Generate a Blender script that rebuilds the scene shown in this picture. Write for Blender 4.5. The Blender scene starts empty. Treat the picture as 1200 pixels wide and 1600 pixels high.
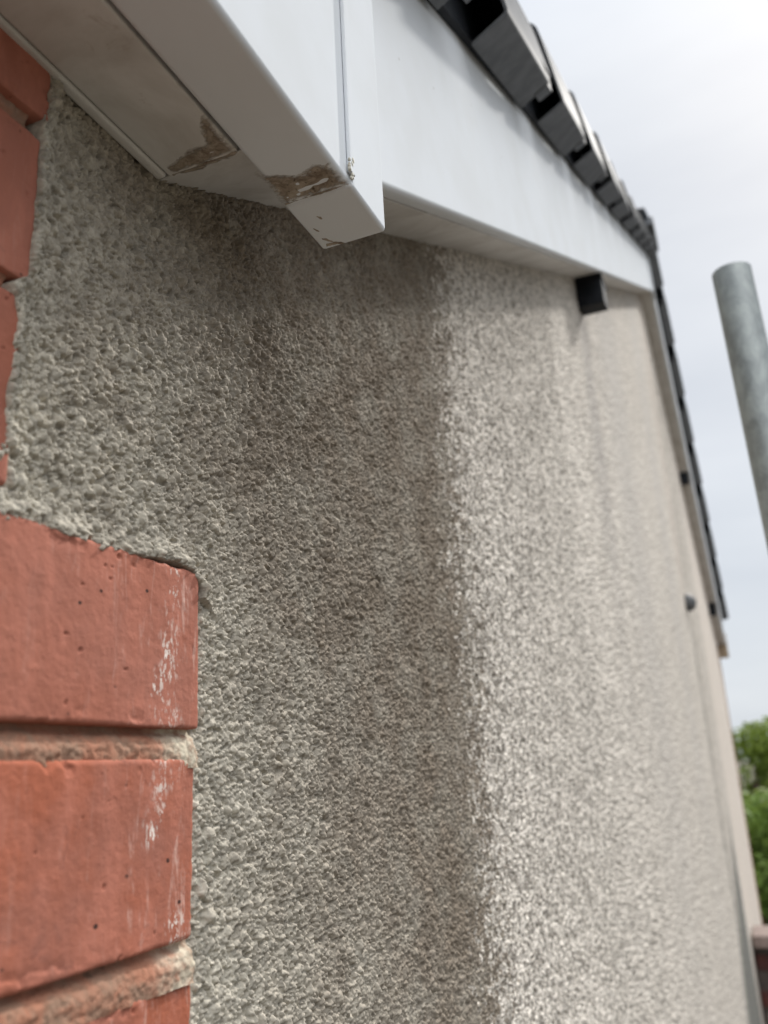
import bpy, bmesh, math, random
import numpy as np
from mathutils import Vector, Matrix

random.seed(7)
SC = bpy.context.scene
COL = SC.collection

# ------------------------------------------------------------------ camera
WY = 0.21                                   # gable wall plane (camera at the origin, x along the wall)
cam_d = bpy.data.cameras.new('camera')
cam = bpy.data.objects.new('camera', cam_d)
COL.objects.link(cam)
R = ((0.39393103, -0.24744055, -0.88520705),
     (-0.91779379, -0.15800000, -0.36426714),
     (-0.04972825, 0.95593367, -0.28934051))
m4 = Matrix(R).to_4x4()
cam.matrix_world = m4
cam_d.sensor_fit = 'VERTICAL'
cam_d.sensor_height = 36.0
cam_d.sensor_width = 27.0
cam_d.lens = 36.0 * 1351.77 / 1600.0
cam_d.clip_start = 0.01
cam_d.clip_end = 2000
cam_d.dof.use_dof = True
cam_d.dof.focus_distance = 0.41
cam_d.dof.aperture_fstop = 9.5
SC.camera = cam

SC.view_settings.view_transform = 'Standard'
SC.view_settings.look = 'None'
SC.view_settings.exposure = 0.0
SC.view_settings.gamma = 1.0
SC.render.engine = 'CYCLES'
SC.cycles.max_bounces = 8
SC.cycles.diffuse_bounces = 5

# ------------------------------------------------------------------ sky and sun
SUN_DIR = Vector((0.73, -0.215, 0.65)).normalized()
elev = math.asin(SUN_DIR.z)
w = bpy.data.worlds.new('World')
SC.world = w
w.use_nodes = True
nt = w.node_tree
for n_ in list(nt.nodes):
    nt.nodes.remove(n_)
out = nt.nodes.new('ShaderNodeOutputWorld')
bg = nt.nodes.new('ShaderNodeBackground')
sky = nt.nodes.new('ShaderNodeTexSky')
sky.sky_type = 'NISHITA'
sky.sun_disc = False
sky.sun_elevation = elev
sky.sun_rotation = math.atan2(SUN_DIR.x, SUN_DIR.y)
sky.air_density = 1.0
sky.dust_density = 3.0
SKY_S = 0.10
bg.inputs['Strength'].default_value = SKY_S
tc = nt.nodes.new('ShaderNodeTexCoord')
mp = nt.nodes.new('ShaderNodeMapping')
mp.inputs['Scale'].default_value = (1.2, 1.2, 5.0)
cn = nt.nodes.new('ShaderNodeTexNoise')
cn.inputs['Scale'].default_value = 1.7
cn.inputs['Detail'].default_value = 4
cn.inputs['Roughness'].default_value = 0.55
cr = nt.nodes.new('ShaderNodeValToRGB')
cr.color_ramp.elements[0].position = 0.32
cr.color_ramp.elements[0].color = (7.4, 8.0, 8.8, 1)
cr.color_ramp.elements[1].position = 0.68
cr.color_ramp.elements[1].color = (8.7, 9.25, 9.9, 1)
mx = nt.nodes.new('ShaderNodeMix')
mx.data_type = 'RGBA'
mx.inputs[0].default_value = 0.90
nt.links.new(tc.outputs['Generated'], mp.inputs['Vector'])
nt.links.new(mp.outputs['Vector'], cn.inputs['Vector'])
nt.links.new(cn.outputs['Fac'], cr.inputs['Fac'])
nt.links.new(sky.outputs['Color'], mx.inputs[6])
nt.links.new(cr.outputs['Color'], mx.inputs[7])
sx = nt.nodes.new('ShaderNodeSeparateXYZ')
nt.links.new(tc.outputs['Generated'], sx.inputs[0])
gr = nt.nodes.new('ShaderNodeValToRGB')          # an overcast sky is brightest overhead
gr.color_ramp.interpolation = 'B_SPLINE'
gr.color_ramp.elements[0].position = 0.0
gr.color_ramp.elements[0].color = (0.40, 0.405, 0.41, 1)
gr.color_ramp.elements[1].position = 1.0
gr.color_ramp.elements[1].color = (0.95, 0.94, 0.93, 1)
for p_, v_ in ((0.25, 0.41), (0.5, 0.41), (0.68, 0.40), (0.85, 0.60)):
    e_ = gr.color_ramp.elements.new(p_)
    e_.color = (v_, v_, v_ * 1.005, 1)
nt.links.new(sx.outputs[2], gr.inputs['Fac'])
ml = nt.nodes.new('ShaderNodeVectorMath')
ml.operation = 'MULTIPLY'
nt.links.new(mx.outputs[2], ml.inputs[0])
nt.links.new(gr.outputs['Color'], ml.inputs[1])
sc2 = nt.nodes.new('ShaderNodeVectorMath')
sc2.operation = 'SCALE'
sc2.inputs['Scale'].default_value = 2.15
nt.links.new(ml.outputs[0], sc2.inputs[0])
# bright sky lobe added out of view behind the camera to light the wall
dt = nt.nodes.new('ShaderNodeVectorMath')
dt.operation = 'DOT_PRODUCT'
gv = Vector((-0.42, -0.42, 0.81)).normalized()
dt.inputs[1].default_value = gv
nt.links.new(tc.outputs['Generated'], dt.inputs[0])
cl_ = nt.nodes.new('ShaderNodeMath'); cl_.operation = 'MAXIMUM'
nt.links.new(dt.outputs['Value'], cl_.inputs[0]); cl_.inputs[1].default_value = 0.0
pw = nt.nodes.new('ShaderNodeMath'); pw.operation = 'POWER'
nt.links.new(cl_.outputs[0], pw.inputs[0]); pw.inputs[1].default_value = 9.0
gl = nt.nodes.new('ShaderNodeVectorMath'); gl.operation = 'SCALE'
gl.inputs[0].default_value = (40.0, 39.2, 38.2)
nt.links.new(pw.outputs[0], gl.inputs['Scale'])
ad = nt.nodes.new('ShaderNodeVectorMath'); ad.operation = 'ADD'
nt.links.new(sc2.outputs[0], ad.inputs[0])
nt.links.new(gl.outputs[0], ad.inputs[1])
nt.links.new(ad.outputs[0], bg.inputs['Color'])
nt.links.new(bg.outputs['Background'], out.inputs['Surface'])

sd_ = bpy.data.lights.new('sun', 'SUN')
sd_.energy = 3.9
sd_.angle = math.radians(2.2)
sd_.color = (1.0, 0.955, 0.89)
so = bpy.data.objects.new('sun', sd_)
so.rotation_euler = SUN_DIR.to_track_quat('Z', 'Y').to_euler()
COL.objects.link(so)

# ------------------------------------------------------------------ helpers
def link(name, me, mat=None, parent=None, smooth=False):
    o = bpy.data.objects.new(name, me)
    COL.objects.link(o)
    if mat:
        me.materials.append(mat)
    if parent:
        o.parent = parent
    if smooth:
        for p in me.polygons:
            p.use_smooth = True
    return o

def bm_obj(name, bm, mat=None, parent=None, smooth=False):
    bmesh.ops.recalc_face_normals(bm, faces=bm.faces)
    me = bpy.data.meshes.new(name)
    bm.to_mesh(me)
    bm.free()
    return link(name, me, mat, parent, smooth)

def bevel(o, wdt, seg=3):
    b = o.modifiers.new('bevel', 'BEVEL')
    b.width = wdt
    b.segments = seg
    b.limit_method = 'ANGLE'
    b.angle_limit = math.radians(35)
    b.harden_normals = False
    for p in o.data.polygons:
        p.use_smooth = True
    wn = o.modifiers.new('wn', 'WEIGHTED_NORMAL')
    wn.keep_sharp = True
    return o

def thing(name, label, cat, loc=(0, 0, 0), group=None):
    o = bpy.data.objects.new(name, None)
    COL.objects.link(o)
    o.location = loc
    o.empty_display_size = 0.1
    o['label'] = label
    o['category'] = cat
    if group:
        o['group'] = group
    return o

def poly_y(bm, pts, y0, y1):
    """prism: polygon of (x, z) points extruded along y"""
    a = [bm.verts.new((x, y0, z)) for x, z in pts]
    b = [bm.verts.new((x, y1, z)) for x, z in pts]
    bm.faces.new(a)
    bm.faces.new(list(reversed(b)))
    n = len(pts)
    for i in range(n):
        bm.faces.new((a[i], b[i], b[(i + 1) % n], a[(i + 1) % n]))

def box(bm, x0, x1, y0, y1, z0, z1):
    poly_y(bm, [(x0, z0), (x1, z0), (x1, z1), (x0, z1)], y0, y1)

def sweep(bm, prof, p0, p1, e1, e2, cap=True):
    """closed profile (a, b) in axes e1, e2 swept from p0 to p1"""
    A = [bm.verts.new(p0 + e1 * a + e2 * b) for a, b in prof]
    B = [bm.verts.new(p1 + e1 * a + e2 * b) for a, b in prof]
    n = len(prof)
    for i in range(n):
        bm.faces.new((A[i], B[i], B[(i + 1) % n], A[(i + 1) % n]))
    if cap:
        bm.faces.new(A)
        bm.faces.new(list(reversed(B)))

def tube(bm, p0, p1, r, n=48, inner=None):
    d = (p1 - p0).normalized()
    a = d.orthogonal().normalized()
    b = d.cross(a)
    ring = lambda c, rr: [bm.verts.new(c + a * math.cos(2 * math.pi * i / n) * rr + b * math.sin(2 * math.pi * i / n) * rr) for i in range(n)]
    A, B = ring(p0, r), ring(p1, r)
    for i in range(n):
        bm.faces.new((A[i], A[(i + 1) % n], B[(i + 1) % n], B[i]))
    if inner:
        C_, D_ = ring(p0, inner), ring(p1, inner)
        for i in range(n):
            j = (i + 1) % n
            bm.faces.new((C_[i], D_[i], D_[j], C_[j]))
            bm.faces.new((B[i], B[j], D_[j], D_[i]))
            bm.faces.new((A[j], A[i], C_[i], C_[j]))
    else:
        bm.faces.new(list(reversed(A)))
        bm.faces.new(B)

def grid_mesh(name, co, nu, nv, mask=None):
    """co: (nv*nu, 3) row major"""
    me = bpy.data.meshes.new(name)
    idx = np.arange(nu * nv).reshape(nv, nu)
    q = np.stack([idx[:-1, :-1], idx[:-1, 1:], idx[1:, 1:], idx[1:, :-1]], -1).reshape(-1, 4)
    if mask is not None:
        q = q[mask.reshape(-1)]
    me.vertices.add(len(co))
    me.vertices.foreach_set('co', co.astype(np.float32).ravel())
    nf = len(q)
    me.loops.add(nf * 4)
    me.loops.foreach_set('vertex_index', q.astype(np.int32).ravel())
    me.polygons.add(nf)
    me.polygons.foreach_set('loop_start', np.arange(0, nf * 4, 4, dtype=np.int32))
    me.polygons.foreach_set('use_smooth', np.ones(nf, dtype=bool))
    me.update(calc_edges=True)
    return me

# numpy noise ---------------------------------------------------------------
def h2(ix, iy, s):
    n = (ix.astype(np.int64) * 374761393 + iy.astype(np.int64) * 668265263 + s * 1442695041) & 0xffffffff
    n = ((n ^ (n >> 13)) * 1274126177) & 0xffffffff
    n = ((n ^ (n >> 15)) * 2246822519) & 0xffffffff
    n = n ^ (n >> 16)
    return (n & 0xffffff).astype(np.float32) / np.float32(0xffffff)

def vnoise(x, y, s=0):
    ix, iy = np.floor(x), np.floor(y)
    fx, fy = (x - ix).astype(np.float32), (y - iy).astype(np.float32)
    fx = fx * fx * (3 - 2 * fx)
    fy = fy * fy * (3 - 2 * fy)
    a, b = h2(ix, iy, s), h2(ix + 1, iy, s)
    c, d = h2(ix, iy + 1, s), h2(ix + 1, iy + 1, s)
    return (a + (b - a) * fx) * (1 - fy) + (c + (d - c) * fx) * fy

def fbm(x, y, s=0, o=4, g=0.5):
    r, a, t = 0, 1.0, 0
    for i in range(o):
        r = r + a * vnoise(x * 2 ** i + 17.3 * i, y * 2 ** i - 9.1 * i, s + i)
        t += a
        a *= g
    return r / t

def blobs(x, y, cell, rmin, rmax, s, keep=1.0):
    """union of domes scattered in jittered cells, heights in cell units"""
    X, Y = x / cell, y / cell
    ix, iy = np.floor(X), np.floor(Y)
    best = np.zeros(x.shape, np.float32)
    for dx in (-1, 0, 1):
        for dy in (-1, 0, 1):
            cx, cy = ix + dx, iy + dy
            px = cx + h2(cx, cy, s)
            py = cy + h2(cx, cy, s + 1)
            r = rmin + (rmax - rmin) * h2(cx, cy, s + 2) ** 1.5
            st = 0.75 + 0.6 * h2(cx, cy, s + 5)
            k = h2(cx, cy, s + 3) < keep
            d2 = ((X - px) ** 2 * st + (Y - py) ** 2 / st) / (r * r)
            v = np.sqrt(np.clip(1 - d2, 0, 1)) * r * (0.55 + 0.45 * h2(cx, cy, s + 4))
            best = np.maximum(best, np.where(k, v, 0).astype(np.float32))
    return best

def sstep(a, b, x):
    t = np.clip((x - a) / (b - a), 0, 1)
    return t * t * (3 - 2 * t)

# ------------------------------------------------------------------ materials
class NB:
    def __init__(s, name):
        s.m = bpy.data.materials.new(name)
        s.m.use_nodes = True
        s.t = s.m.node_tree
        s.b = s.t.nodes['Principled BSDF']
        s.co = s.t.nodes.new('ShaderNodeTexCoord')
    def n(s, kind, **kw):
        n = s.t.nodes.new(kind)
        for k, v in kw.items():
            setattr(n, k, v)
        return n
    def set(s, inp, v):
        if hasattr(v, 'is_output') or isinstance(v, bpy.types.NodeSocket):
            s.t.links.new(v, inp)
        else:
            if isinstance(v, (tuple, list)) and len(v) == 3 and inp.type == 'RGBA':
                v = (*v, 1)
            inp.default_value = v
    def obj(s):
        return s.co.outputs['Object']
    def mapv(s, scale=(1, 1, 1), loc=(0, 0, 0), v=None):
        m = s.n('ShaderNodeMapping')
        m.inputs['Scale'].default_value = scale
        m.inputs['Location'].default_value = loc
        s.set(m.inputs['Vector'], v or s.obj())
        return m.outputs[0]
    def noise(s, scale, detail=4, rough=0.55, v=None, dist=0.0):
        n = s.n('ShaderNodeTexNoise')
        n.inputs['Scale'].default_value = scale
        n.inputs['Detail'].default_value = detail
        n.inputs['Roughness'].default_value = rough
        n.inputs['Distortion'].default_value = dist
        s.set(n.inputs['Vector'], v or s.obj())
        return n.outputs['Fac']
    def voro(s, scale, v=None, feature='F1', out='Distance'):
        n = s.n('ShaderNodeTexVoronoi')
        n.feature = feature
        n.inputs['Scale'].default_value = scale
        s.set(n.inputs['Vector'], v or s.obj())
        return n.outputs[out]
    def ramp(s, f, a, b, ca=0.0, cb=1.0, smooth=True):
        n = s.n('ShaderNodeMapRange')
        n.interpolation_type = 'SMOOTHSTEP' if smooth else 'LINEAR'
        s.set(n.inputs['Value'], f)
        n.inputs['From Min'].default_value = a
        n.inputs['From Max'].default_value = b
        n.inputs['To Min'].default_value = ca
        n.inputs['To Max'].default_value = cb
        return n.outputs['Result']
    def math(s, op, a, b=0.0, clamp=False):
        n = s.n('ShaderNodeMath', operation=op)
        n.use_clamp = clamp
        s.set(n.inputs[0], a)
        s.set(n.inputs[1], b)
        return n.outputs[0]
    def mix(s, f, a, b, mode='MIX'):
        n = s.n('ShaderNodeMix')
        n.data_type = 'RGBA'
        n.blend_type = mode
        s.set(n.inputs[0], f)
        s.set(n.inputs[6], a)
        s.set(n.inputs[7], b)
        return n.outputs[2]
    def xyz(s, v=None):
        n = s.n('ShaderNodeSeparateXYZ')
        s.set(n.inputs[0], v or s.obj())
        return n.outputs
    def bump(s, h, strength, dist):
        n = s.n('ShaderNodeBump')
        n.inputs['Strength'].default_value = strength
        n.inputs['Distance'].default_value = dist
        s.set(n.inputs['Height'], h)
        s.set(s.b.inputs['Normal'], n.outputs[0])
    def fin(s, col=None, rough=0.6, spec=0.5, metal=0.0):
        if col is not None:
            s.set(s.b.inputs['Base Color'], col)
        s.set(s.b.inputs['Roughness'], rough)
        s.b.inputs['Specular IOR Level'].default_value = spec
        s.b.inputs['Metallic'].default_value = metal
        return s.m

# pebbledash render
def mat_render():
    b = NB('pebbledash_render')
    x, y, z = b.xyz()[0], b.xyz()[1], b.xyz()[2]
    big = b.noise(9, 4, 0.6)
    big2 = b.noise(3.0, 3, 0.5)
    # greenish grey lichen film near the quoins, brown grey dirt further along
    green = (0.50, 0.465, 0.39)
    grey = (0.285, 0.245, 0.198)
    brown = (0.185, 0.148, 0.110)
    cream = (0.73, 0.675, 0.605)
    xd = b.math('ADD', x, b.math('MULTIPLY', b.math('MINIMUM', z, 0.4), 0.62))  # dirt tone also runs left higher up, standing in for soffit shade
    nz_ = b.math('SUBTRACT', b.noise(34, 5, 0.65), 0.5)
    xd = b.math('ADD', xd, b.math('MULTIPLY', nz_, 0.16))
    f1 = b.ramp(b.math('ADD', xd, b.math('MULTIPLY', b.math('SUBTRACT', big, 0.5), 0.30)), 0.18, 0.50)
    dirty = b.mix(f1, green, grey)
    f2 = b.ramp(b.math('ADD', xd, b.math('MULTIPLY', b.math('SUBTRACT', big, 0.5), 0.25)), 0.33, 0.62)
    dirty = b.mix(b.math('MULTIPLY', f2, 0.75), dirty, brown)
    patch = b.ramp(b.noise(24, 4, 0.6, dist=0.4), 0.40, 0.66)
    dirty = b.mix(b.math('MULTIPLY', patch, 0.30), dirty, (0.47, 0.445, 0.38))
    # boundary of the cleaner cream area: a ragged vertical line
    n3 = b.noise(130, 4, 0.75)
    xb = b.math('ADD', x, b.math('MULTIPLY', b.math('SUBTRACT', n3, 0.5), 0.22))
    xb = b.math('ADD', xb, b.math('MULTIPLY', b.math('SUBTRACT', big2, 0.5), 0.05))
    gr1 = b.xyz(b.voro(330, out='Color'))[0]
    gr2 = b.xyz(b.voro(190, out='Color'))[2]
    grn = b.math('SUBTRACT', b.math('ADD', b.math('MULTIPLY', gr1, 0.5), b.math('MULTIPLY', gr2, 0.5)), 0.5)
    f3 = b.ramp(b.math('ADD', xb, b.math('MULTIPLY', grn, 0.15)), 0.67, 0.72)
    # higher on the wall the cream gets darker
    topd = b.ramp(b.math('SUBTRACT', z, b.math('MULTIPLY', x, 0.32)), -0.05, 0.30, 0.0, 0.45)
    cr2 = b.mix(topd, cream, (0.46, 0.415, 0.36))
    far = b.ramp(x, 0.9, 3.0)
    cr2 = b.mix(b.math('MULTIPLY', far, 0.45), cr2, (0.56, 0.51, 0.45))
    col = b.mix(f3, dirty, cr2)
    # random dark flecks in the cream, painting the shade of its pits
    c1 = b.xyz(b.voro(250, v=b.mapv((1, 1, 1), (3, 1, 7)), out='Color'))[1]
    c2 = b.xyz(b.voro(150, v=b.mapv((1, 1, 1), (1, 5, 2)), out='Color'))[0]
    dens = b.noise(14, 3, 0.6)
    fl = b.math('MAXIMUM', b.ramp(b.math('ADD', c1, b.math('MULTIPLY', dens, 0.4)), 0.86, 0.98, 0, 0.9), b.ramp(b.math('ADD', c2, b.math('MULTIPLY', dens, 0.3)), 0.95, 1.05, 0, 0.8))
    col = b.mix(b.math('MULTIPLY', fl, b.ramp(x, 0.62, 0.75, 0.24, 0.85)), col, (0.17, 0.15, 0.125))
    # every bit of grit has its own shade
    g1 = b.xyz(b.voro(420, out='Color'))[0]
    g2 = b.xyz(b.voro(230, out='Color'))[1]
    gg = b.math('ADD', b.math('MULTIPLY', g1, 0.45), b.math('MULTIPLY', g2, 0.35))
    col = b.mix(1.0, col, b.ramp(gg, 0.1, 0.7, 0.76, 1.16, False), 'MULTIPLY')
    # vertical algae runs
    def run(xc, wd, z0, z1, amt, col, colr, wob=0.09):
        wn = b.noise(7, 3, 0.6, v=b.mapv((1, 1, 0.9)))
        xx = b.math('ADD', x, b.math('MULTIPLY', b.math('SUBTRACT', wn, 0.5), wob * 2))
        d = b.math('ABSOLUTE', b.math('SUBTRACT', xx, xc))
        m = b.ramp(d, 0.0, wd, 1, 0)
        m = b.math('MULTIPLY', m, b.ramp(z, z0, z1, 0, 1))
        return b.mix(b.math('MULTIPLY', m, amt), col, colr)
    col = run(1.64, 0.14, -0.2, 0.80, 0.62, col, (0.33, 0.305, 0.285))
    col = run(2.10, 0.40, -1.0, 0.9, 0.50, col, (0.40, 0.375, 0.35))
    col = run(3.05, 0.30, -1.0, 0.9, 0.45, col, (0.42, 0.395, 0.37))
    col = run(3.82, 0.10, 0.75, 0.35, 0.62, col, (0.22, 0.21, 0.18))
    col = run(3.60, 0.05, 0.60, 0.64, 0.55, col, (0.30, 0.17, 0.11), 0.01)
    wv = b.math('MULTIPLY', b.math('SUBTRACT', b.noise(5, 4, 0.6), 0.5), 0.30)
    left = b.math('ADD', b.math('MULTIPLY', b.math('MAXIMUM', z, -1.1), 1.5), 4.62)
    wedge = b.ramp(b.math('SUBTRACT', b.math('ADD', x, wv), left), 0.0, 0.50)  # dark wedge, widening downwards, with a sharp right edge
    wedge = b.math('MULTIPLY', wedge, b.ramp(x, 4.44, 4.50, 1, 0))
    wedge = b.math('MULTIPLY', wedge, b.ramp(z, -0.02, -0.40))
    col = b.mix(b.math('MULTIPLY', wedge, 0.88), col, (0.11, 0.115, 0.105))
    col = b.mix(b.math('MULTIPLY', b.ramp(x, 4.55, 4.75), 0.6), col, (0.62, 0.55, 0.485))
    fine = b.noise(900, 3, 0.6)
    vor = b.voro(620)
    hh = b.math('ADD', b.math('MULTIPLY', fine, 0.45), b.math('MULTIPLY', b.math('SUBTRACT', 1.0, vor), 0.5))
    coarse = b.math('MULTIPLY', b.math('SUBTRACT', 1.0, b.voro(110)), b.ramp(x, 0.7, 1.6, 0, 3.2))
    hh = b.math('ADD', hh, coarse)
    b.bump(hh, 0.5, 0.0008)
    return b.fin(col, 0.93, 0.25)

def mat_brick():
    b = NB('red_brick')
    X = b.xyz()
    n1 = b.noise(22, 5, 0.6)
    n2 = b.noise(90, 4, 0.6, v=b.mapv((1, 1, 0.35)))
    col = b.mix(b.ramp(n1, 0.35, 0.68), (0.365, 0.115, 0.066), (0.33, 0.13, 0.092))
    col = b.mix(b.ramp(X[2], 0.010, 0.016, 0, 0.6), col, (0.35, 0.14, 0.10))
    col = b.mix(b.ramp(n2, 0.42, 0.68, 0, 0.55), col, (0.47, 0.18, 0.125))
    # salt bloom, more towards the exposed ends
    st = b.noise(160, 5, 0.7, v=b.mapv((1.4, 1, 0.22)), dist=0.6)
    e = b.ramp(X[0], 0.20, 0.295, 0.15, 0.8)
    col = b.mix(b.math('MULTIPLY', b.ramp(st, 0.55, 0.72), e), col, (0.58, 0.36, 0.30))
    st2 = b.noise(420, 4, 0.7, v=b.mapv((1.3, 1, 0.6)))
    band = b.ramp(b.math('ABSOLUTE', b.math('SUBTRACT', b.math('ADD', X[0], b.math('MULTIPLY', b.math('SUBTRACT', b.noise(22, 2), 0.5), 0.05)), 0.283)), 0.0, 0.012, 1, 0)
    col = b.mix(b.math('MULTIPLY', b.math('MULTIPLY', b.ramp(st2, 0.53, 0.60), band), b.ramp(b.noise(35, 2), 0.45, 0.6)), col, (0.75, 0.68, 0.62))
    # deeper burnt arris and dark pits
    pv = b.voro(85, v=b.mapv((1, 1, 1.25)))
    pk = b.ramp(b.noise(40, 2), 0.50, 0.56)
    col = b.mix(b.math('MULTIPLY', b.ramp(pv, 0.07, 0.11, 1, 0), pk), col, (0.06, 0.03, 0.025))
    dk = b.noise(55, 4, 0.65, dist=1.0)
    col = b.mix(b.ramp(dk, 0.62, 0.74, 0, 0.5), col, (0.17, 0.075, 0.06))
    b.bump(b.math('ADD', b.noise(700, 4, 0.65), b.math('MULTIPLY', n2, 1.5)), 0.4, 0.0006)
    return b.fin(col, 0.85, 0.12)

def mat_mortar():
    b = NB('lime_mortar')
    X = b.xyz()
    n = b.noise(70, 5, 0.65, dist=0.8)
    col = b.mix(b.ramp(n, 0.35, 0.65), (0.36, 0.165, 0.105), (0.29, 0.185, 0.13))
    col = b.mix(b.ramp(b.noise(130, 4, 0.6), 0.58, 0.72, 0, 0.7), col, (0.14, 0.09, 0.065))
    e = b.ramp(b.math('ADD', X[0], b.math('MULTIPLY', b.noise(110, 3), 0.03)), 0.285, 0.31)
    col = b.mix(b.math('MULTIPLY', e, b.ramp(b.noise(150, 4, .6), .35, .6, .2, .9)), col, (0.66, 0.60, 0.47))
    b.bump(b.noise(500, 5, 0.7), 0.8, 0.001)
    return b.fin(col, 0.95, 0.2)

def mat_pvc():
    b = NB('white_upvc')
    n = b.noise(14, 4, 0.6)
    col = b.mix(b.ramp(n, 0.35, 0.7), (0.70, 0.73, 0.765), (0.67, 0.695, 0.72))
    pv = b.voro(38)
    fl = b.math('MULTIPLY', b.ramp(pv, 0.025, 0.05, 1, 0), b.ramp(b.noise(30, 1), 0.5, 0.55))
    col = b.mix(b.math('MULTIPLY', fl, 0.7), col, (0.30, 0.28, 0.25))
    return b.fin(col, 0.6, 0.0)

def mat_soffit():
    b = NB('grimy_soffit_upvc')
    X = b.xyz()
    n = b.noise(16, 5, 0.65, dist=0.5)
    col = b.mix(b.ramp(n, 0.38, 0.72), (0.64, 0.625, 0.605), (0.47, 0.445, 0.415))
    col = b.mix(b.ramp(b.noise(70, 5, 0.7, dist=0.8), 0.60, 0.75, 0, 0.5), col, (0.30, 0.24, 0.19))
    return b.fin(col, 0.5, 0.35)

def mat_sealant():
    b = NB('dirty_sealant')
    n = b.noise(120, 6, 0.7, dist=1.2)
    col = b.mix(b.ramp(n, 0.32, 0.68), (0.17, 0.125, 0.09), (0.45, 0.385, 0.31))
    col = b.mix(b.ramp(b.noise(300, 4, 0.6), 0.6, 0.72), col, (0.05, 0.035, 0.02))
    b.bump(b.noise(250, 4, 0.6), 0.3, 0.0005)
    at = b.n('ShaderNodeAttribute')
    at.attribute_name = 'edge'
    ed = b.math('ADD', at.outputs['Fac'], b.math('MULTIPLY', b.math('SUBTRACT', b.noise(260, 5, 0.7, v=b.mapv((1.6, 0.5, 1))), 0.5), 0.007))
    al = b.ramp(ed, -0.0008, 0.0045, 0.0, 0.92)
    b.set(b.b.inputs['Alpha'], al)
    return b.fin(col, 0.85, 0.2)

def mat_simple(name, c1, c2, rough, scale=30, spec=0.5, metal=0.0, bstr=0.2, bscale=300, bd=0.0006):
    b = NB(name)
    col = b.mix(b.ramp(b.noise(scale, 4, 0.6), 0.35, 0.68), c1, c2)
    b.bump(b.noise(bscale, 4, 0.6), bstr, bd)
    return b.fin(col, rough, spec, metal)

def mat_steel():
    b = NB('galvanised_steel')
    v = b.mapv((1, 1, 0.55))
    n = b.noise(55, 6, 0.65, v=v, dist=0.6)
    col = b.mix(b.ramp(n, 0.36, 0.66), (0.24, 0.262, 0.262), (0.37, 0.40, 0.395))
    col = b.mix(b.ramp(b.noise(240, 4, 0.7, v=b.mapv((1, 1, 2.2))), 0.56, 0.68, 0, 0.5), col, (0.52, 0.56, 0.55))
    col = b.mix(b.ramp(b.noise(20, 5, 0.6), 0.60, 0.78, 0, 0.35), col, (0.14, 0.147, 0.14))
    b.bump(b.noise(160, 5, 0.65, v=b.mapv((1, 1, 2.5))), 0.35, 0.0012)
    return b.fin(col, b.ramp(n, 0.3, 0.7, 0.42, 0.6), 0.5, 0.55)

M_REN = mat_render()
M_BRI = mat_brick()
M_MOR = mat_mortar()
M_PVC = mat_pvc()
M_SOF = mat_soffit()
M_SEAL = mat_sealant()
M_CAP = mat_simple('dark_grey_verge_plastic', (0.14, 0.148, 0.158), (0.18, 0.188, 0.20), 0.6, 40, 0.003, 0.0, 0.1)
M_BLK = mat_simple('black_plastic', (0.012, 0.014, 0.018), (0.02, 0.022, 0.026), 0.6, 60, 0.1)
M_TILE = mat_simple('slate_grey_concrete_tile', (0.07, 0.072, 0.078), (0.12, 0.12, 0.12), 0.9, 12, 0.0, 0, 0.5, 120, 0.003)
M_STL = mat_steel()
M_TIM = mat_simple('weathered_timber', (0.22, 0.16, 0.10), (0.34, 0.27, 0.19), 0.8, 30)
M_GRND = mat_simple('lawn_and_earth', (0.085, 0.076, 0.06), (0.125, 0.11, 0.085), 0.95, 0.8, 0.2, 0, 0.6, 6, 0.05)
M_COP = mat_simple('coping_stone', (0.24, 0.185, 0.165), (0.16, 0.12, 0.105), 0.85, 18, 0.3, 0, 0.7, 60, 0.004)
M_DBRK = mat_simple('dark_red_brick', (0.10, 0.03, 0.022), (0.05, 0.022, 0.02), 0.85, 9, 0.3, 0, 0.7, 60, 0.004)
M_BEAD = mat_simple('rusty_corner_bead', (0.30, 0.16, 0.09), (0.42, 0.30, 0.20), 0.8, 14)

# ------------------------------------------------------------------ gable geometry
W0X, W0Z, SL = 0.2687, 0.2607, 0.5158
XA = 3.7454                                   # apex
XE = 6.50                                     # far corner of the gable
SL2 = 0.475
ZA = W0Z + SL * (XA - W0X)
def near_z(x): return W0Z + SL * (x - W0X)
def far_z(x): return ZA - SL2 * (x - XA)
XF = XE + 0.03                                # far end of the verge
YB = 0.1544                                   # face of the bargeboard

house = thing('gable_house', 'house gable end with grey pebbledash, red brick quoins and white boxed eaves', 'house', (XA, WY, -5.0))
def P(o):
    o.parent = house
    o.matrix_parent_inverse = Matrix.Translation(-Vector(house.location))
    return o

# ---- the pebbledash wall: one sheet, finest where it is nearest
def e1(z):
    zz = [-3, .088, .092, .097, .103, .1079, .128, .145, .152, .160, .165, .171, .185, .1974, .215, .228, .236, .250, .30, 3]
    xx = [.13, .13, .160, .178, .187, .1915, .1911, .1920, .1926, .1905, .1894, .1954, .1962, .1965, .1972, .1969, .1968, .1997, .201, .201]
    return np.interp(z, zz, xx)
def e2(z):
    zz = [-6, -.30, -.16, -.1, -.0842, -.0694, -.0650, -.0618, -.0575, -.0564, -.0409, -.0178, .006, .0158, .0258, .0569, .0791, .0818, .2]
    xx = [.299, .299, .3005, .2985, .2998, .2994, .2955, .2935, .2960, .2991, .2995, .2981, .2983, .2986, .2997, .2999, .3003, .2957, .29]
    return np.interp(z, zz, xx)
def topx(x):
    xx = [0, .18, .1936, .2041, .2125, .2214, .2308, .2374, .2420, .2547, .2604, .2720, .2803, .2910, .2957, .3003, .31]
    zz = [.0812, .0815, .0817, .0832, .0834, .0828, .0827, .0811, .0805, .0830, .0837, .0855, .0856, .0845, .0815, .0780, .074]
    return np.interp(x, xx, zz)

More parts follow.
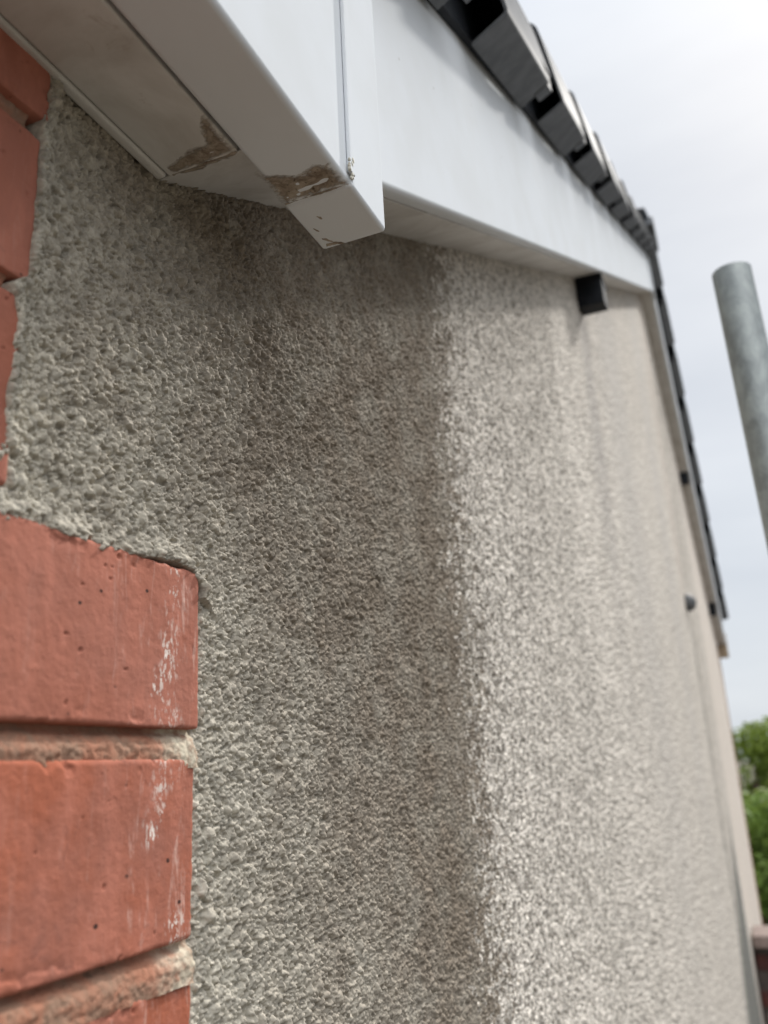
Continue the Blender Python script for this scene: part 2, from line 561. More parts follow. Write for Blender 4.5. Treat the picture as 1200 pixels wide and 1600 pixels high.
def wall_heights(X, Z):
    wx = X + 0.0010 * (vnoise(X / .006, Z / .006, 91) - .5) + 0.0003 * (vnoise(X / .0016, Z / .0016, 95) - .5)
    wz = Z + 0.0010 * (vnoise(X / .006, Z / .006, 92) - .5) + 0.0003 * (vnoise(X / .0016, Z / .0016, 96) - .5)
    f_f = 1 - sstep(0.9, 1.7, X)
    f_m = 1 - sstep(1.4, 3.0, X)
    lump = fbm(X / .035, Z / .035, 11, 3) - .5
    clump = sstep(.42, .62, fbm(X / .016, Z / .016, 31, 3))
    h = 0.0022 * lump
    b1 = blobs(wx, wz, .0026, .36, .85, 41, .60) * .0026
    b2 = blobs(wx, wz, .0015, .45, .88, 51, .90) * .0015
    b3 = blobs(wx, wz, .0072, .18, .44, 61, .42) * .0072 * (1.12 - .3 * sstep(.25, .5, X))
    b4 = blobs(wx + .5, wz - .3, .00095, .5, .95, 71, .95) * .00095
    f_o = sstep(.5, .8, X) * (1 - sstep(3.5, 5.5, X))
    b5 = blobs(wx + .2, wz + .1, .0055, .30, .62, 131, .8) * .0055
    st = np.maximum(np.maximum(b1 * (.70 + .60 * clump) * f_m, b3 * .95 * f_m), b2 * 1.55 * f_f)
    st = np.maximum(st, b5 * .75 * f_o)
    h = h + 1.25 * st + f_f * b4 * .85
    h = h + .0004 * f_f * (vnoise(X / .0006, Z / .0006, 81) - .5)
    pit = sstep(.60, .72, fbm(X / .0030, Z / .0030, 101, 2))
    h = h - .0016 * pit * f_f - .0013
    return h

RAT = 0.0016
nA = int(math.log(1.25 / .165) / RAT)
xs = list(.165 * np.exp(RAT * np.arange(nA)))
xs = list(np.linspace(.082, .164, 24)) + xs
r2 = .0065
while xs[-1] < XE:
    xs.append(xs[-1] * (1 + r2))
xs[-1] = XE
k = int(np.argmin(np.abs(np.array(xs) - XA)))
xs[k] = XA
xs = np.array(xs)
ztop = np.where(xs < W0X, W0Z + .008, np.where(xs < XA, near_z(xs) + .006, far_z(xs) + .006))
zlow = -.27 * xs - .028
NR, NL = 1000, 46
tt = np.linspace(0, 1, NR)
rows = []
for i in range(NL):
    g = (1 - i / NL) ** 2.2
    rows.append(zlow + (-5.0 - zlow) * g)
for t in tt:
    rows.append(zlow + (ztop - zlow) * t)
Zg = np.array(rows)
Xg = np.broadcast_to(xs, Zg.shape).copy()
Hg = np.zeros(Zg.shape, np.float32)
for r0 in range(0, Zg.shape[0], 128):
    sl = slice(r0, r0 + 128)
    Hg[sl] = wall_heights(Xg[sl], Zg[sl])
# where the render stops against the brick quoins
jag = .0011 * (fbm(Xg / .004, Zg / .004, 120, 3) - .5) * 2
sdist = np.minimum(Xg - e1(Zg), np.maximum(Xg - e2(Zg), Zg - topx(Xg))) + jag
lip = .0044 * np.exp(-((sdist - .0025) / .0055) ** 2) * (Zg > topx(Xg) - .003)
edge_ = (Zg > topx(Xg) - .003)
body = Hg * np.where(edge_, sstep(-.0005, .0010, sdist), sstep(.0, .0030, sdist)) + lip
Yg = WY + .0022 - body
drop = 1 - sstep(-.0004, .0007, sdist)
Yg = Yg + drop * (.016)
co = np.stack([Xg, Yg, Zg], -1).reshape(-1, 3)
wall_me = grid_mesh('rendered_wall', co, Zg.shape[1], Zg.shape[0])
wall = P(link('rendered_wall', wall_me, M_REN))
wall['label'] = 'pebbledash render wall, grimy on the left and cleaner cream beyond'

# ---- side walls and back of the house, roof
bm = bmesh.new()
poly_y(bm, [(.083, -5.0), (XE - .01, -5.0), (XE - .01, far_z(XE) - .02), (XA, ZA - .02), (W0X, W0Z - .02), (.083, W0Z - .02)], WY + .03, 6.2)
P(bm_obj('house_walls', bm, M_BRI))

bm = bmesh.new()
tt_ = .012
y0r, y1r = .138, 6.4
zc = lambda x: .624 + SL * (x - .6182)        # line of the verge units on the near slope
zf = lambda x: zc(XA) - SL2 * (x - XA)
TG = .3266
# roof courses as overlapping slabs
for i in range(-2, 10):
    xa, xb = .6182 + i * TG, .6182 + (i + 1) * TG + .05
    xb = min(xb, XA)
    za, zb = zc(xa) + .100, zc(xb) + .080
    poly_y(bm, [(xa, za), (xb, zb), (xb, zb + .018), (xa, za + .018)], y0r, y1r)
i = 0
x_ = XA
while x_ < XF:
    xn = min(x_ + TG + .05, XF + .03)
    poly_y(bm, [(x_, zf(x_) + .080), (xn, zf(xn) + .100), (xn, zf(xn) + .118), (x_, zf(x_) + .098)], y0r, y1r)
    x_ += TG
P(bm_obj('roof_tiles', bm, M_TILE))

# ---- soffit, bargeboards
def rake_piece(name, y0, y1, lo, hi, xa, xb, mat, bw=0.002):
    bm = bmesh.new()
    poly_y(bm, [(xa, near_z(xa) + lo), (xb, near_z(xb) + lo), (xb, near_z(xb) + hi), (xa, near_z(xa) + hi)], y0, y1)
    return P(bevel(bm_obj(name, bm, mat), bw))
def rake_piece2(name, y0, y1, lo, hi, xa, xb, mat, bw=0.002):
    bm = bmesh.new()
    poly_y(bm, [(xa, far_z(xa) + lo), (xb, far_z(xb) + lo), (xb, far_z(xb) + hi), (xa, far_z(xa) + hi)], y0, y1)
    return P(bevel(bm_obj(name, bm, mat), bw))

rake_piece('soffit_board', YB + .0135, WY + .012, .001, .011, W0X + .001, XA, M_SOF, .0008)
rake_piece('bargeboard', YB, YB + .013, 0, .235, .29, XA - .001, M_PVC, .0035)
o = rake_piece2('soffit_board', YB + .0135, WY + .012, .001, .011, XA, XF - .04, M_SOF, .0008)
o = rake_piece2('bargeboard', YB, YB + .013, 0, .215, XA + .001, XF, M_PVC, .0035)
# apex cover strip
bm = bmesh.new()
poly_y(bm, [(XA - .05, near_z(XA - .05) - .003), (XA, ZA - .003), (XA + .05, far_z(XA + .05) - .003), (XA + .05, ZA + .2), (XA - .05, ZA + .2)], YB - .005, YB - .0005)
P(bevel(bm_obj('apex_cover', bm, M_PVC), .0015))
# end cap at far eaves
bm = bmesh.new()
poly_y(bm, [(XF - .03, far_z(XF) + .02), (XF - .03, far_z(XF) - .075), (XF + .03, far_z(XF) - .075), (XF + .03, far_z(XF) + .10)], YB - .006, WY - .001)
P(bevel(bm_obj('eaves_end_block', bm, M_TIM), .002))

# ---- horizontal boxed end in the foreground
Y1, Y2 = .1343, .1686
XC, XD = .3082, .3485
bm = bmesh.new()
box(bm, -.35, W0X, Y2 + .0015, WY - .0038, W0Z, W0Z + .010)
sp = P(bevel(bm_obj('soffit_panel', bm, M_SOF), .0012))
bm = bmesh.new()
# quadrant trim along the wall
prof = [(0, 0)] + [(-.0062 * math.cos(a), .0062 * math.sin(a) - .0062) for a in np.linspace(0, math.pi / 2, 7)]
box(bm, -.35, W0X - .001, WY - .0034, WY + .002, W0Z - .0008, W0Z + .0075)
P(bevel(bm_obj('soffit_trim', bm, M_SOF), .0016))
bm = bmesh.new()
box(bm, -.35, XD - .004, Y1 + .0012, Y2, W0Z - .0012, W0Z + .42)
fascia = P(bevel(bm_obj('fascia_box', bm, M_PVC), .0030, 4))
# the underside of the box is grubbier: a soffit strip let into it
bm = bmesh.new()
# end cap: bottom, front and end returns
box(bm, XC, XD, Y1, Y2 + .001, W0Z - .0022, W0Z + .42)
cap_ = bevel(bm_obj('end_cap', bm, M_PVC), .0022, 4)
cap_.parent = fascia
cap_.matrix_parent_inverse = Matrix.Identity(4)
# raised joint rib on the front face
bm = bmesh.new()
box(bm, XC - .0026, XC + .0028, Y1 - .0010, Y1 + .001, W0Z + .004, W0Z + .42)
j_ = bevel(bm_obj('joint_rib', bm, M_PVC), .0005, 2)
j_.parent = fascia
bm = bmesh.new()
box(bm, XC + .0030, XC + .0036, Y1 - .0002, Y1 + .001, W0Z + .006, W0Z + .42)
g_ = bm_obj('joint_gap', bm, M_BLK)
g_.parent = fascia

# smeared sealant: ragged sheets with thickness lying on the undersides
def smear(name, outline, z, thick, parent, seed, nx=90, ny=90, gain=1.0, slope=0.0):
    """outline (x, y) polygon on a downward facing surface at height z"""
    o = np.array(outline)
    lo, hi = o.min(0) - .003, o.max(0) + .003
    gx, gy = np.meshgrid(np.linspace(lo[0], hi[0], nx), np.linspace(lo[1], hi[1], ny))
    sd = np.full(gx.shape, 1e9)
    ins = np.zeros(gx.shape, bool)
    n = len(o)
    for i in range(n):
        a, b = o[i], o[(i + 1) % n]
        ab = b - a
        t = np.clip(((gx - a[0]) * ab[0] + (gy - a[1]) * ab[1]) / (ab @ ab), 0, 1)
        sd = np.minimum(sd, np.hypot(gx - a[0] - t * ab[0], gy - a[1] - t * ab[1]))
        c = ((a[1] > gy) != (b[1] > gy)) & (gx < (b[0] - a[0]) * (gy - a[1]) / (b[1] - a[1] + 1e-12) + a[0])
        ins ^= c
    sd = np.where(ins, sd, -sd) + .0022 * min(1.0, 2.2 / gain) * (fbm(gx / .004, gy / .004, seed, 4, .6) - .5) * 2
    h = thick * sstep(0, .0012, sd) * (.3 + .8 * fbm(gx / .004, gy / .012, seed + 9, 3, .5))
    zz = z - np.where(sd > -.0004, h - .0002, -.0010) + slope * (gx - W0X)
    q = (sd > -.0012)
    msk = q[:-1, :-1] & q[1:, 1:] & q[:-1, 1:] & q[1:, :-1]
    me = grid_mesh(name, np.stack([gx, gy, zz], -1).reshape(-1, 3), nx, ny, msk)
    at_ = me.attributes.new('edge', 'FLOAT', 'POINT')
    at_.data.foreach_set('value', np.clip(sd * gain, -.002, .01).astype(np.float32).ravel())
    ob = link(name, me, M_SEAL)
    ob.parent = parent
    return ob
zB = W0Z - .0012
smear('sealant_smear', [(.288, .1445), (.2905, .1375), (.3078, .1355), (.3078, .1690), (.296, .1700), (.283, .1695), (.288, .1610), (.2905, .152)], zB, .0004, fascia, 5)
s2 = smear('sealant_smear', [(.2685, .1702), (.2685, .2035), (.262, .2050), (.2595, .196), (.2565, .190), (.2575, .181), (.2480, .1765), (.2420, .1712), (.2470, .1700)], W0Z, .0004, sp, 23)
smear('sealant_smear', [(.2685, .1715), (.2720, .1715), (.2745, .178), (.2725, .186), (.2760, .193), (.2720, .200), (.2690, .204), (.2680, .195)], W0Z + .0008, .0004, sp, 73, 60, 90, 1.6, SL)
smear('grime_spots', [(.3150, .1600), (.3200, .1570), (.3290, .1560), (.3300, .1580), (.3220, .1600), (.3170, .1640)], W0Z - .0022, .0003, fascia, 77, 70, 50, 3.0)
smear('grime_spots', [(.336, .1675), (.341, .1640), (.3475, .1600), (.348, .1560), (.3465, .1560), (.343, .1610), (.338, .1640)], W0Z - .0022, .0005, fascia, 79, 80, 80, 3.5)
smear('grime_spots', [(.343, .1655), (.346, .1672), (.3465, .161), (.3455, .1565), (.3435, .160)], W0Z - .0022, .0006, fascia, 41, 60, 60, 5.0)
smear('grime_spots', [(.3285, .1662), (.333, .1645), (.3335, .1625), (.328, .1645)], W0Z - .0022, .0004, fascia, 47, 40, 40, 5.0)
smear('grime_seam', [(.3068, .1352), (.3082, .1352), (.3082, .1690), (.3068, .1690)], zB - .0002, .0005, fascia, 53, 40, 200, 6.0)
smear('grime_seam', [(.2672, .1702), (.2687, .1702), (.2687, .2040), (.2672, .2040)], W0Z - .0001, .0004, sp, 57, 40, 200, 6.0)
# drip of sealant at the bottom of the joint
bm = bmesh.new()
for i in range(9):
    c = Vector((XC - .001 + random.uniform(-.002, .0035), Y1 - .0004, W0Z + .001 + i * .0013))
    bmesh.ops.create_icosphere(bm, subdivisions=2, radius=random.uniform(.0008, .0016), matrix=Matrix.Translation(c) @ Matrix.Diagonal((1, .7, 1.2, 1)))
d_ = bm_obj('sealant_bead', bm, mat_simple('old_sealant', (.50, .49, .43), (.36, .33, .27), .7, 200), None, True)
d_.parent = fascia

# ---- dry verge units
u1 = Vector((1, 0, SL)).normalized()
v1 = Vector((-SL, 0, 1)).normalized()
u2 = Vector((1, 0, -SL2)).normalized()
v2 = Vector((SL2, 0, 1)).normalized()
YV = Vector((0, 1, 0))
def verge_mesh(u, v, L, flip):
    """shell unit, origin at its low end on the inner bottom corner (y = 0.145)"""
    bm = bmesh.new()
    t = .0028
    HT = .122
    def prof(k):
        # outer skin in (y, v) from inner bottom round to the top, k shrinks inwards
        p = [(0.0, 0.0 + k)]
        r = .006
        cx, cz = -.037 + r + k * 0, .0135 + r
        for a in np.linspace(math.radians(250), math.radians(180), 6):
            p.append((cx + (r - k) * math.cos(a), cz + (r - k) * math.sin(a)))
        r2_ = .016
        cx, cz = -.022 + r2_, HT - r2_
        for a in np.linspace(math.radians(172), math.radians(92), 7):
            p.append((cx + (r2_ - k) * math.cos(a), cz + (r2_ - k) * math.sin(a)))
        p.append((.045, HT + .001 - k))
        return p
    po, pi = prof(0), prof(t)
    n = len(po)
    g = L + .012
    # 0 end flush, other end tucked under the next unit: slightly smaller there
    def ring(p, s, sh):
        return [bm.verts.new(u * s + YV * (a + sh) + v * (b - (sh * .9 if i > 6 else 0))) for i, (a, b) in enumerate(p)]
    o0, o1 = ring(po, 0, 0), ring(po, g, .0045)
    i0, i1 = ring(pi, 0.0, 0), ring(pi, g, .0045)
    for i in range(n - 1):
        bm.faces.new((o0[i], o0[i + 1], o1[i + 1], o1[i]))
        bm.faces.new((i0[i], i1[i], i1[i + 1], i0[i + 1]))
        bm.faces.new((o0[i], i0[i], i0[i + 1], o0[i + 1]))
        bm.faces.new((o1[i], o1[i + 1], i1[i + 1], i1[i]))
    bm.faces.new((o0[0], o1[0], i1[0], i0[0]))
    bm.faces.new((o0[-1], i0[-1], i1[-1], o1[-1]))
    return bm
def clip_bottom(bm, u, v, L):
    """cut the underside away near the upper end so the dark inside shows"""
    cut = L * .715
    geom = list(bm.verts) + list(bm.edges) + list(bm.faces)
    bmesh.ops.bisect_plane(bm, geom=geom, plane_co=u * cut, plane_no=u)
    geom = list(bm.verts) + list(bm.edges) + list(bm.faces)
    bmesh.ops.bisect_plane(bm, geom=geom, plane_co=v * .046, plane_no=v)
    dele = []
    for f in bm.faces:
        c = f.calc_center_median()
        if c.dot(u) > cut and c.dot(v) < .0455:
            dele.append(f)
    bmesh.ops.delete(bm, geom=dele, context='FACES')
LU = TG * math.sqrt(1 + SL * SL)
protos = {}
def build_unit(side):
    u, v = (u1, v1) if side == 0 else (-u2, v2)
    L = LU if side == 0 else TG * math.sqrt(1 + SL2 * SL2)
    bm = verge_mesh(u, v, L, side)
    clip_bottom(bm, u, v, L)
    cover = bm_obj('verge_cap', bm, M_CAP, None, True)
    es = cover.modifiers.new('es', 'EDGE_SPLIT'); es.split_angle = math.radians(40)
    # closed black stop inside the open end, and the fixing tab
    bm = bmesh.new()
    q = [(-.0235, .050), (-.0115, .103), (.012, .112), (.012, .048), (-.004, .050)]
    A = [bm.verts.new(u * (L * .93) + YV * a + v * b) for a, b in q]
    B = [bm.verts.new(u * (L * .60) + YV * a + v * (b + .004)) for a, b in q]
    for i in range(len(q)):
        bm.faces.new((A[i], A[(i + 1) % 5], B[(i + 1) % 5], B[i]))
    bm.faces.new(A); bm.faces.new(list(reversed(B)))
    tab = bm_obj('batten_stop', bm, M_BLK)
    tab.parent = cover
    bm = bmesh.new()
    pts = [(-.0325, .0125), (-.0325, .030), (-.030, .030), (-.030, .0150), (-.016, .0085), (-.016, .0060)]
    A = [bm.verts.new(u * (L * .69) + YV * a + v * b) for a, b in pts]
    B = [bm.verts.new(u * (L * .80) + YV * (a + .001) + v * (b + .002)) for a, b in pts]
    for i in range(6):
        bm.faces.new((A[i], A[(i + 1) % 6], B[(i + 1) % 6], B[i]))
    bm.faces.new(A); bm.faces.new(list(reversed(B)))
    clip = bm_obj('fixing_clip', bm, M_CAP)
    clip.parent = cover
    return cover, [tab, clip]
def place(proto, kids, loc, first):
    if first:
        c = proto
    else:
        c = proto.copy(); COL.objects.link(c)
        for kd in kids:
            q = kd.copy(); COL.objects.link(q); q.parent = c
    P(c)
    c.location = loc
    return c
cov, kids = build_unit(0)
nU = int((XA - .6182) / TG) + 1
first = True
jit = random.Random(3)
for i in range(-2, nU):
    x = .6182 + i * TG
    if i > 0:
        x += .006 * jit.uniform(-1, 1)
    c = place(cov, kids, Vector((x, .145 + (jit.uniform(-.0015, .0015) if i > 0 else 0), zc(x))), first)
    first = False
cov, kids = build_unit(1)
first = True
x = XF
while x > XA + .1:
    place(cov, kids, Vector((x, .145, zf(x) + .0)), first)
    first = False
    x -= TG
# black strips added behind the caps to block sun leaks and darken the gap
bm = bmesh.new()
poly_y(bm, [(.1, zc(.1) + .009), (XA, zc(XA) + .009), (XA, zc(XA) + .095), (.1, zc(.1) + .095)], .1462, YB - .0008)
P(bm_obj('gap_light_block', bm, M_BLK))
bm = bmesh.new()
poly_y(bm, [(XA + .001, zf(XA) + .002), (XF, zf(XF) + .002), (XF, zf(XF) + .095), (XA + .001, zf(XA) + .095)], .1462, YB - .0008)
P(bm_obj('gap_light_block', bm, M_BLK))
# ridge end piece
bm = bmesh.new()
pts = []
for a in np.linspace(0, math.pi, 15):
    pts.append((XA + .125 * math.cos(a), zc(XA) + .085 + .085 * math.sin(a)))
poly_y(bm, pts, .102, .135)
poly_y(bm, [(XA + (p[0] - XA) * .96, p[1] - .004) for p in pts], .135, 6.4)
P(bevel(bm_obj('ridge_tile', bm, M_CAP), .004))

# ---- black brackets under the soffit
def bracket(x0, x1, y0, ztop, h):
    bm = bmesh.new()
    poly_y(bm, [(x0, ztop), (x0, ztop - h), (x1, ztop - h + SL * .3 * (x1 - x0)), (x1, ztop)], y0, WY + .002)
    return P(bevel(bm_obj('soffit_bracket', bm, M_BLK), .0015))
bracket(1.607, 1.665, .1600, near_z(1.607) + .0, .066)
bm = bmesh.new()
box(bm, 1.600, 1.672, .1575, WY - .002, near_z(1.607) - .008, near_z(1.607) - .002)
fl = bm_obj('bracket_flange', bm, M_BLK); fl.parent = bpy.data.objects['soffit_bracket']
fl.matrix_parent_inverse = Matrix.Identity(4)
bracket(4.86, 4.93, .1690, far_z(4.86) - .003, .066)
bracket(6.03, 6.10, .1700, far_z(6.03) - .003, .085)

# ---- small round vent on the wall
bm = bmesh.new()
bmesh.ops.create_uvsphere(bm, u_segments=24, v_segments=12, radius=.036)
for v in bm.verts:
    v.co.y *= .95
bmesh.ops.translate(bm, verts=bm.verts, vec=(3.672, WY - .004, .60))
vt = P(bm_obj('vent_cowl', bm, mat_simple('dull_grey_plastic', (.06, .065, .07), (.12, .12, .125), .6, 60), None, True))

# ---- render stop bead down the far corner
bm = bmesh.new()
box(bm, XE - .006, XE + .006, WY - .002, WY + .035, -5.0, far_z(XE))
P(bm_obj('corner_bead', bm, M_BEAD))

# ---- brick quoins
def brick_patch(x0, x1, z0, z1, yf, seed, r=.0022, step=.0006, bow=0.0):
    nx, nz = int((x1 - x0) / step), int((z1 - z0) / (step * .8))
    gx, gz = np.meshgrid(np.linspace(x0, x1, nx), np.linspace(z0, z1, nz))
    wob = .0011 * (fbm(gx / .022, gz / .022, seed, 4, .6) - .5) * 2 + .0005 * (fbm(gx / .004, gz / .004, seed + 4, 3, .6) - .5) * 2
    dx = np.minimum(gx - x0, x1 - gx)
    dz = np.minimum(gz - z0, z1 - gz)
    rr = r
    cx, cz = np.clip(rr - dx, 0, None), np.clip(rr - dz, 0, None)
    d = np.hypot(cx, cz) + wob * (np.maximum(cx, cz) > 0)
    d = np.clip(d, 0, None)
    fall = np.where(d < rr, rr - np.sqrt(np.clip(rr * rr - d * d, 0, None)), rr + (d - rr) * 4)
    chip = .3 * sstep(.66, .76, fbm(gx / .010, gz / .010, seed + 8, 3)) * sstep(.008, .001, np.minimum(dx, dz)) * .003
    face = .0007 * (fbm(gx / .03, gz / .02, seed + 2, 3) - .5) + .00035 * (fbm(gx / .0025, gz / .0025, seed + 6, 3, .6) - .5)
    pits = .0009 * sstep(.86, .90, fbm(gx / .0045, gz / .0045, seed + 12, 2))
    edge = np.minimum(dx, dz) < 1e-9
    y = yf + np.clip(fall, 0, .012) + face + pits + chip + edge * .012
    return np.stack([gx, y, gz], -1).reshape(-1, 3), nx, nz
def join_patches(name, patches, mat):
    me = bpy.data.meshes.new(name)
    cos, qs, off = [], [], 0
    for co, nx, nz in patches:
        idx = np.arange(nx * nz).reshape(nz, nx) + off
        qs.append(np.stack([idx[:-1, :-1], idx[:-1, 1:], idx[1:, 1:], idx[1:, :-1]], -1).reshape(-1, 4))
        cos.append(co); off += len(co)
    co, q = np.concatenate(cos), np.concatenate(qs)
    me.vertices.add(len(co)); me.vertices.foreach_set('co', co.astype(np.float32).ravel())
    me.loops.add(len(q) * 4); me.loops.foreach_set('vertex_index', q.astype(np.int32).ravel())
    me.polygons.add(len(q)); me.polygons.foreach_set('loop_start', np.arange(0, len(q) * 4, 4, dtype=np.int32))
    me.polygons.foreach_set('use_smooth', np.ones(len(q), dtype=bool))
    me.update(calc_edges=True)
    return link(name, me, mat)
pats = []
YBk = WY - .0022
long_z = [(.0205, .0850), (-.0555, .0098), (-.1335, -.0680), (-.209, -.144)]
for i, (a, b_) in enumerate(long_z):
    pats.append(brick_patch(.080, [.2990, .2975, .2985, .299][i], a, b_, YBk + [0, .0006, .0012, 0][i], 200 + 20 * i))
short_z = [(.0935, .1615), (.1680, .2290), (.2375, .300)]
for i, (a, b_) in enumerate(short_z):
    pats.append(brick_patch(.080, [.1955, .1985, .2010][i], a, b_, YBk + .0015, 300 + 20 * i))
for i in range(24):
    z_ = -.2195 - .0755 * (i + 1)
    pats.append(brick_patch(.080, .299 if (i // 4) % 2 else .200, z_, z_ + .065, YBk, 400 + 7 * i, step=.003))
bw = P(join_patches('brickwork', pats, M_BRI))
def mortar_patch(x0, x1, z0, z1, yf, seed):
    step = .0006
    nx, nz = int((x1 - x0) / step), int((z1 - z0) / step)
    gx, gz = np.meshgrid(np.linspace(x0, x1, nx), np.linspace(z0, z1, nz))
    y = yf - .0019 + .0026 * (fbm(gx / .012, gz / .006, seed, 5, .6) - .5) + .0012 * (fbm(gx / .0015, gz / .0015, seed + 5, 2) - .5)
    y = y - .0020 * sstep(z1 - .008, z0 + .006, gz) - .0015 * sstep(.268, .296, gx) + .003 * (1 - sstep(z1 - .0095, z1 - .0065, 2 * z1 - .016 - gz))
    y = y + .01 * sstep(-.0016, .0002, gx - x1 + .0025 * fbm(gx / .003, gz / .003, seed + 3, 3))
    return np.stack([gx, y, gz], -1).reshape(-1, 3), nx, nz
mp_ = [mortar_patch(.081, .3005, .006, .026, WY + .0035, 500), mortar_patch(.081, .3005, -.070, -.050, WY + .0030, 520),
       mortar_patch(.081, .300, -.1480, -.1290, WY + .003, 540), mortar_patch(.081, .1925, .1590, .1710, WY + .004, 560),
       mortar_patch(.081, .1965, .2270, .2400, WY + .004, 580), mortar_patch(.081, .180, .085, .098, WY + .005, 585)]
gx, gz = np.meshgrid([.081, .2985], [-5.0, -.14])
mp_.append((np.stack([gx, np.full(gx.shape, WY + .006), gz], -1).reshape(-1, 3), 2, 2))
mo = join_patches('mortar', mp_, M_MOR)
mo.parent = bw

# ------------------------------------------------------------------ scaffold pole
pole_top = Vector((1.0918, -.054, .5987))
pdir = (Vector((.9924 * 1.0, -.0491, .5442)) - Vector((1.0983, -.0607, .2349)) )
pdir = Vector((1.0918, -.054, .5987)) - Vector((1.0930, -.0605, .2340))
pdir.normalize()
t = thing('scaffold_pole', 'galvanised steel scaffold pole standing upright in front of the gable', 'scaffold pole', pole_top - pdir * 5.6)
bm = bmesh.new()
tube(bm, Vector((0, 0, 0)), pdir * 5.6, .02415, 64, .0205)
po_ = bm_obj('tube', bm, M_STL, t, True)
es = po_.modifiers.new('es', 'EDGE_SPLIT'); es.split_angle = math.radians(40)
bm = bmesh.new()
box(bm, -.075, .075, -.075, .075, -.006, .0)
bp = bm_obj('base_plate', bm, M_STL, t)

# ------------------------------------------------------------------ neighbour's wall with coping
pier = thing('brick_side_wall', 'dark red brick side wall with stone coping butting against the pebbledash gable', 'wall', (4.82, 0, -5.0))
def PP(o):
    o.parent = pier
    o.matrix_parent_inverse = Matrix.Translation(-Vector(pier.location))
    return o
bm = bmesh.new()
for i in range(56):
    z0 = -5.0 + i * .075
    for j in range(12):
        yy = WY - .004 - j * .225 - (.11 if i % 2 else 0)
        ya = max(yy - .215, -2.4)
        if ya < yy:
            box(bm, 4.725, 4.93, ya, yy, z0, z0 + .065)
PP(bevel(bm_obj('brickwork', bm, M_DBRK), .003, 2))
bm = bmesh.new()
box(bm, 4.732, 4.923, -2.4, WY - .004, -5.0, -.855)
PP(bm_obj('mortar', bm, mat_simple('dark_mortar', (.05, .04, .035), (.09, .07, .06), .95, 20)))
for j in range(5):
    bm = bmesh.new()
    y1_ = WY - .006 - j * .5
    poly_y(bm, [(4.685, -.852), (4.975, -.852), (4.975, -.800), (4.83, -.788), (4.685, -.800)], y1_ - .494, y1_)
    PP(bevel(bm_obj('coping', bm, M_COP), .006))

# ------------------------------------------------------------------ ground
bm = bmesh.new()
S = 900
vs = [bm.verts.new(p) for p in ((-S, -S, -5), (S, -S, -5), (S, S, -5), (-S, S, -5))]
bm.faces.new(vs)
g = bm_obj('ground', bm, M_GRND)
g['kind'] = 'structure'

# ------------------------------------------------------------------ trees
def leaf_mat(name, c1, c2):
    b = NB(name)
    col = b.mix(b.ramp(b.noise(0.9, 3, 0.6), 0.35, 0.65), c1, c2)
    oi = b.n('ShaderNodeNewGeometry')
    col = b.mix(b.math('MULTIPLY', oi.outputs['Random Per Island'], 0.45), col, tuple(min(1, c * 1.7) for c in c2))
    b.b.inputs['Subsurface Weight'].default_value = 0
    tr = b.n('ShaderNodeBsdfTranslucent')
    b.set(tr.inputs['Color'], col)
    b.fin(col, 0.6, 0.3)
    mxs = b.n('ShaderNodeMixShader')
    mxs.inputs[0].default_value = 0.35
    b.t.links.new(b.b.outputs[0], mxs.inputs[1])
    b.t.links.new(tr.outputs[0], mxs.inputs[2])
    b.t.links.new(mxs.outputs[0], b.t.nodes['Material Output'].inputs['Surface'])
    return b.m
M_BARK = mat_simple('bark', (.10, .075, .05), (.16, .12, .09), .9, 5, .2, 0, .6, 30, .02)
LM = [leaf_mat('leaves_mid_green', (.11, .165, .03), (.175, .235, .04)),
      leaf_mat('leaves_dark_green', (.09, .15, .03), (.14, .21, .04)),
      leaf_mat('leaves_yellow_green', (.20, .265, .04), (.29, .35, .06))]
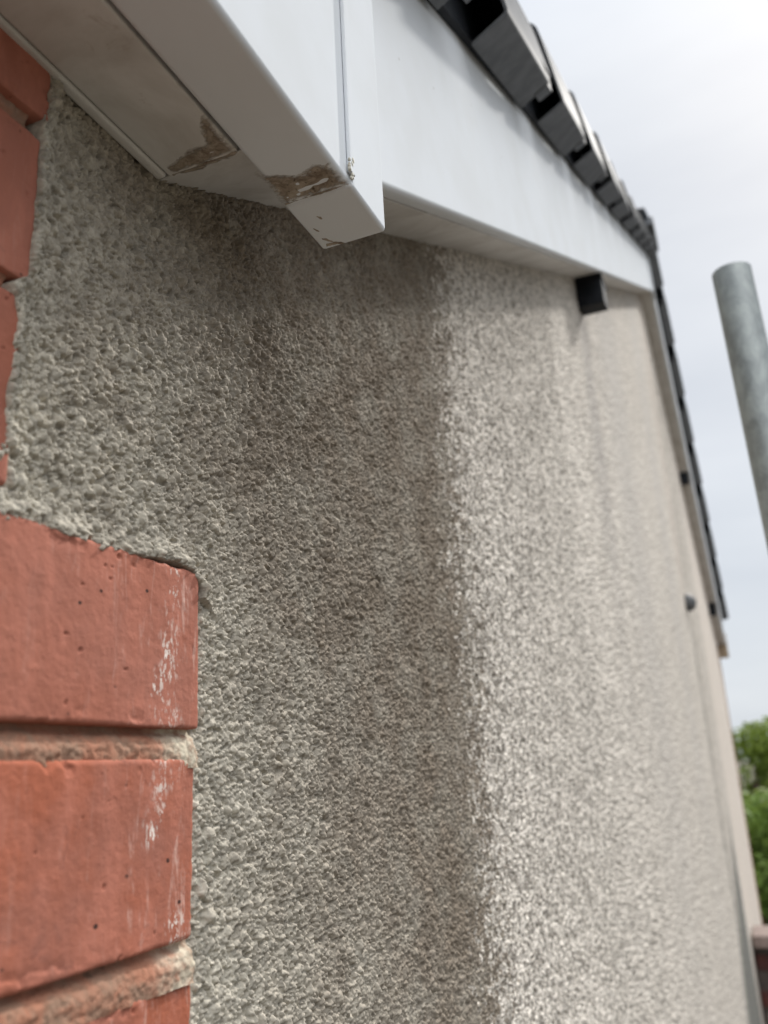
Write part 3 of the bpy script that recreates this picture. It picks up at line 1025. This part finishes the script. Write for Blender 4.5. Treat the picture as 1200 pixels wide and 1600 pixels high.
def tree(name, label, loc, H, Rc, mat, seed, n=9000):
    rg = random.Random(seed)
    t = thing(name, label, 'tree', loc, 'trees beyond the gable')
    bm = bmesh.new()
    prev = None
    def limb(p0, p1, r0, r1):
        d = (p1 - p0).normalized(); a = d.orthogonal().normalized(); b = d.cross(a)
        A = [bm.verts.new(p0 + (a * math.cos(k * math.pi / 4) + b * math.sin(k * math.pi / 4)) * r0) for k in range(8)]
        B = [bm.verts.new(p1 + (a * math.cos(k * math.pi / 4) + b * math.sin(k * math.pi / 4)) * r1) for k in range(8)]
        for k in range(8):
            bm.faces.new((A[k], A[(k + 1) % 8], B[(k + 1) % 8], B[k]))
    limb(Vector((0, 0, 0)), Vector((.1, 0, H * .45)), .16, .11)
    limb(Vector((.1, 0, H * .45)), Vector((0, .1, H * .8)), .11, .05)
    cl = []
    for k in range(26):
        a = rg.uniform(0, 2 * math.pi); zz = rg.uniform(.22, .95)
        rad = Rc * math.sqrt(max(0.05, 1 - ((zz - .55) / .48) ** 2)) * rg.uniform(.35, .95)
        c = Vector((rad * math.cos(a), rad * math.sin(a), zz * H))
        cl.append((c, rg.uniform(.28, .5) * Rc))
        limb(Vector((.05, 0, min(zz, .7) * H * .8)), c, .035, .012)
    bm_obj('trunk', bm, M_BARK, t, True)
    pts = []; faces = []
    for k in range(n):
        c, r = cl[rg.randrange(len(cl))]
        d = Vector((rg.gauss(0, 1), rg.gauss(0, 1), rg.gauss(0, 1))).normalized()
        p = c + d * r * (rg.random() ** .35)
        s = rg.uniform(.05, .10)
        nrm = (d + Vector((rg.gauss(0, .6), rg.gauss(0, .6), rg.gauss(0, .6) + .3))).normalized()
        a = nrm.orthogonal().normalized()
        a = (a * math.cos(rg.uniform(0, 6.28)) + nrm.cross(a) * math.sin(rg.uniform(0, 6.28))).normalized()
        b = nrm.cross(a)
        i0 = len(pts)
        pts += [p - a * s, p + b * s * .5, p + a * s, p - b * s * .5]
        faces.append((i0, i0 + 1, i0 + 2, i0 + 3))
    me = bpy.data.meshes.new('crown')
    me.from_pydata([tuple(p) for p in pts], [], faces)
    link('crown', me, mat, t)
    return t
TR = [((19, .25, -5), 5.60, 1.15, 0, 'taller mid green leafy tree at the wall corner, its rounded top against the sky'),
      ((17.5, -.45, -5), 5.05, 1.0, 2, 'yellow green tree at the right edge, right of the taller rounded tree'),
      ((15.5, .50, -5), 4.45, 1.1, 1, 'low darker green tree just above the stone coping, below the rounded treetop')]
for i, (loc, H, Rc, mi, lb) in enumerate(TR):
    tree('broadleaf_tree', lb, loc, H, Rc, LM[mi], 50 + i)
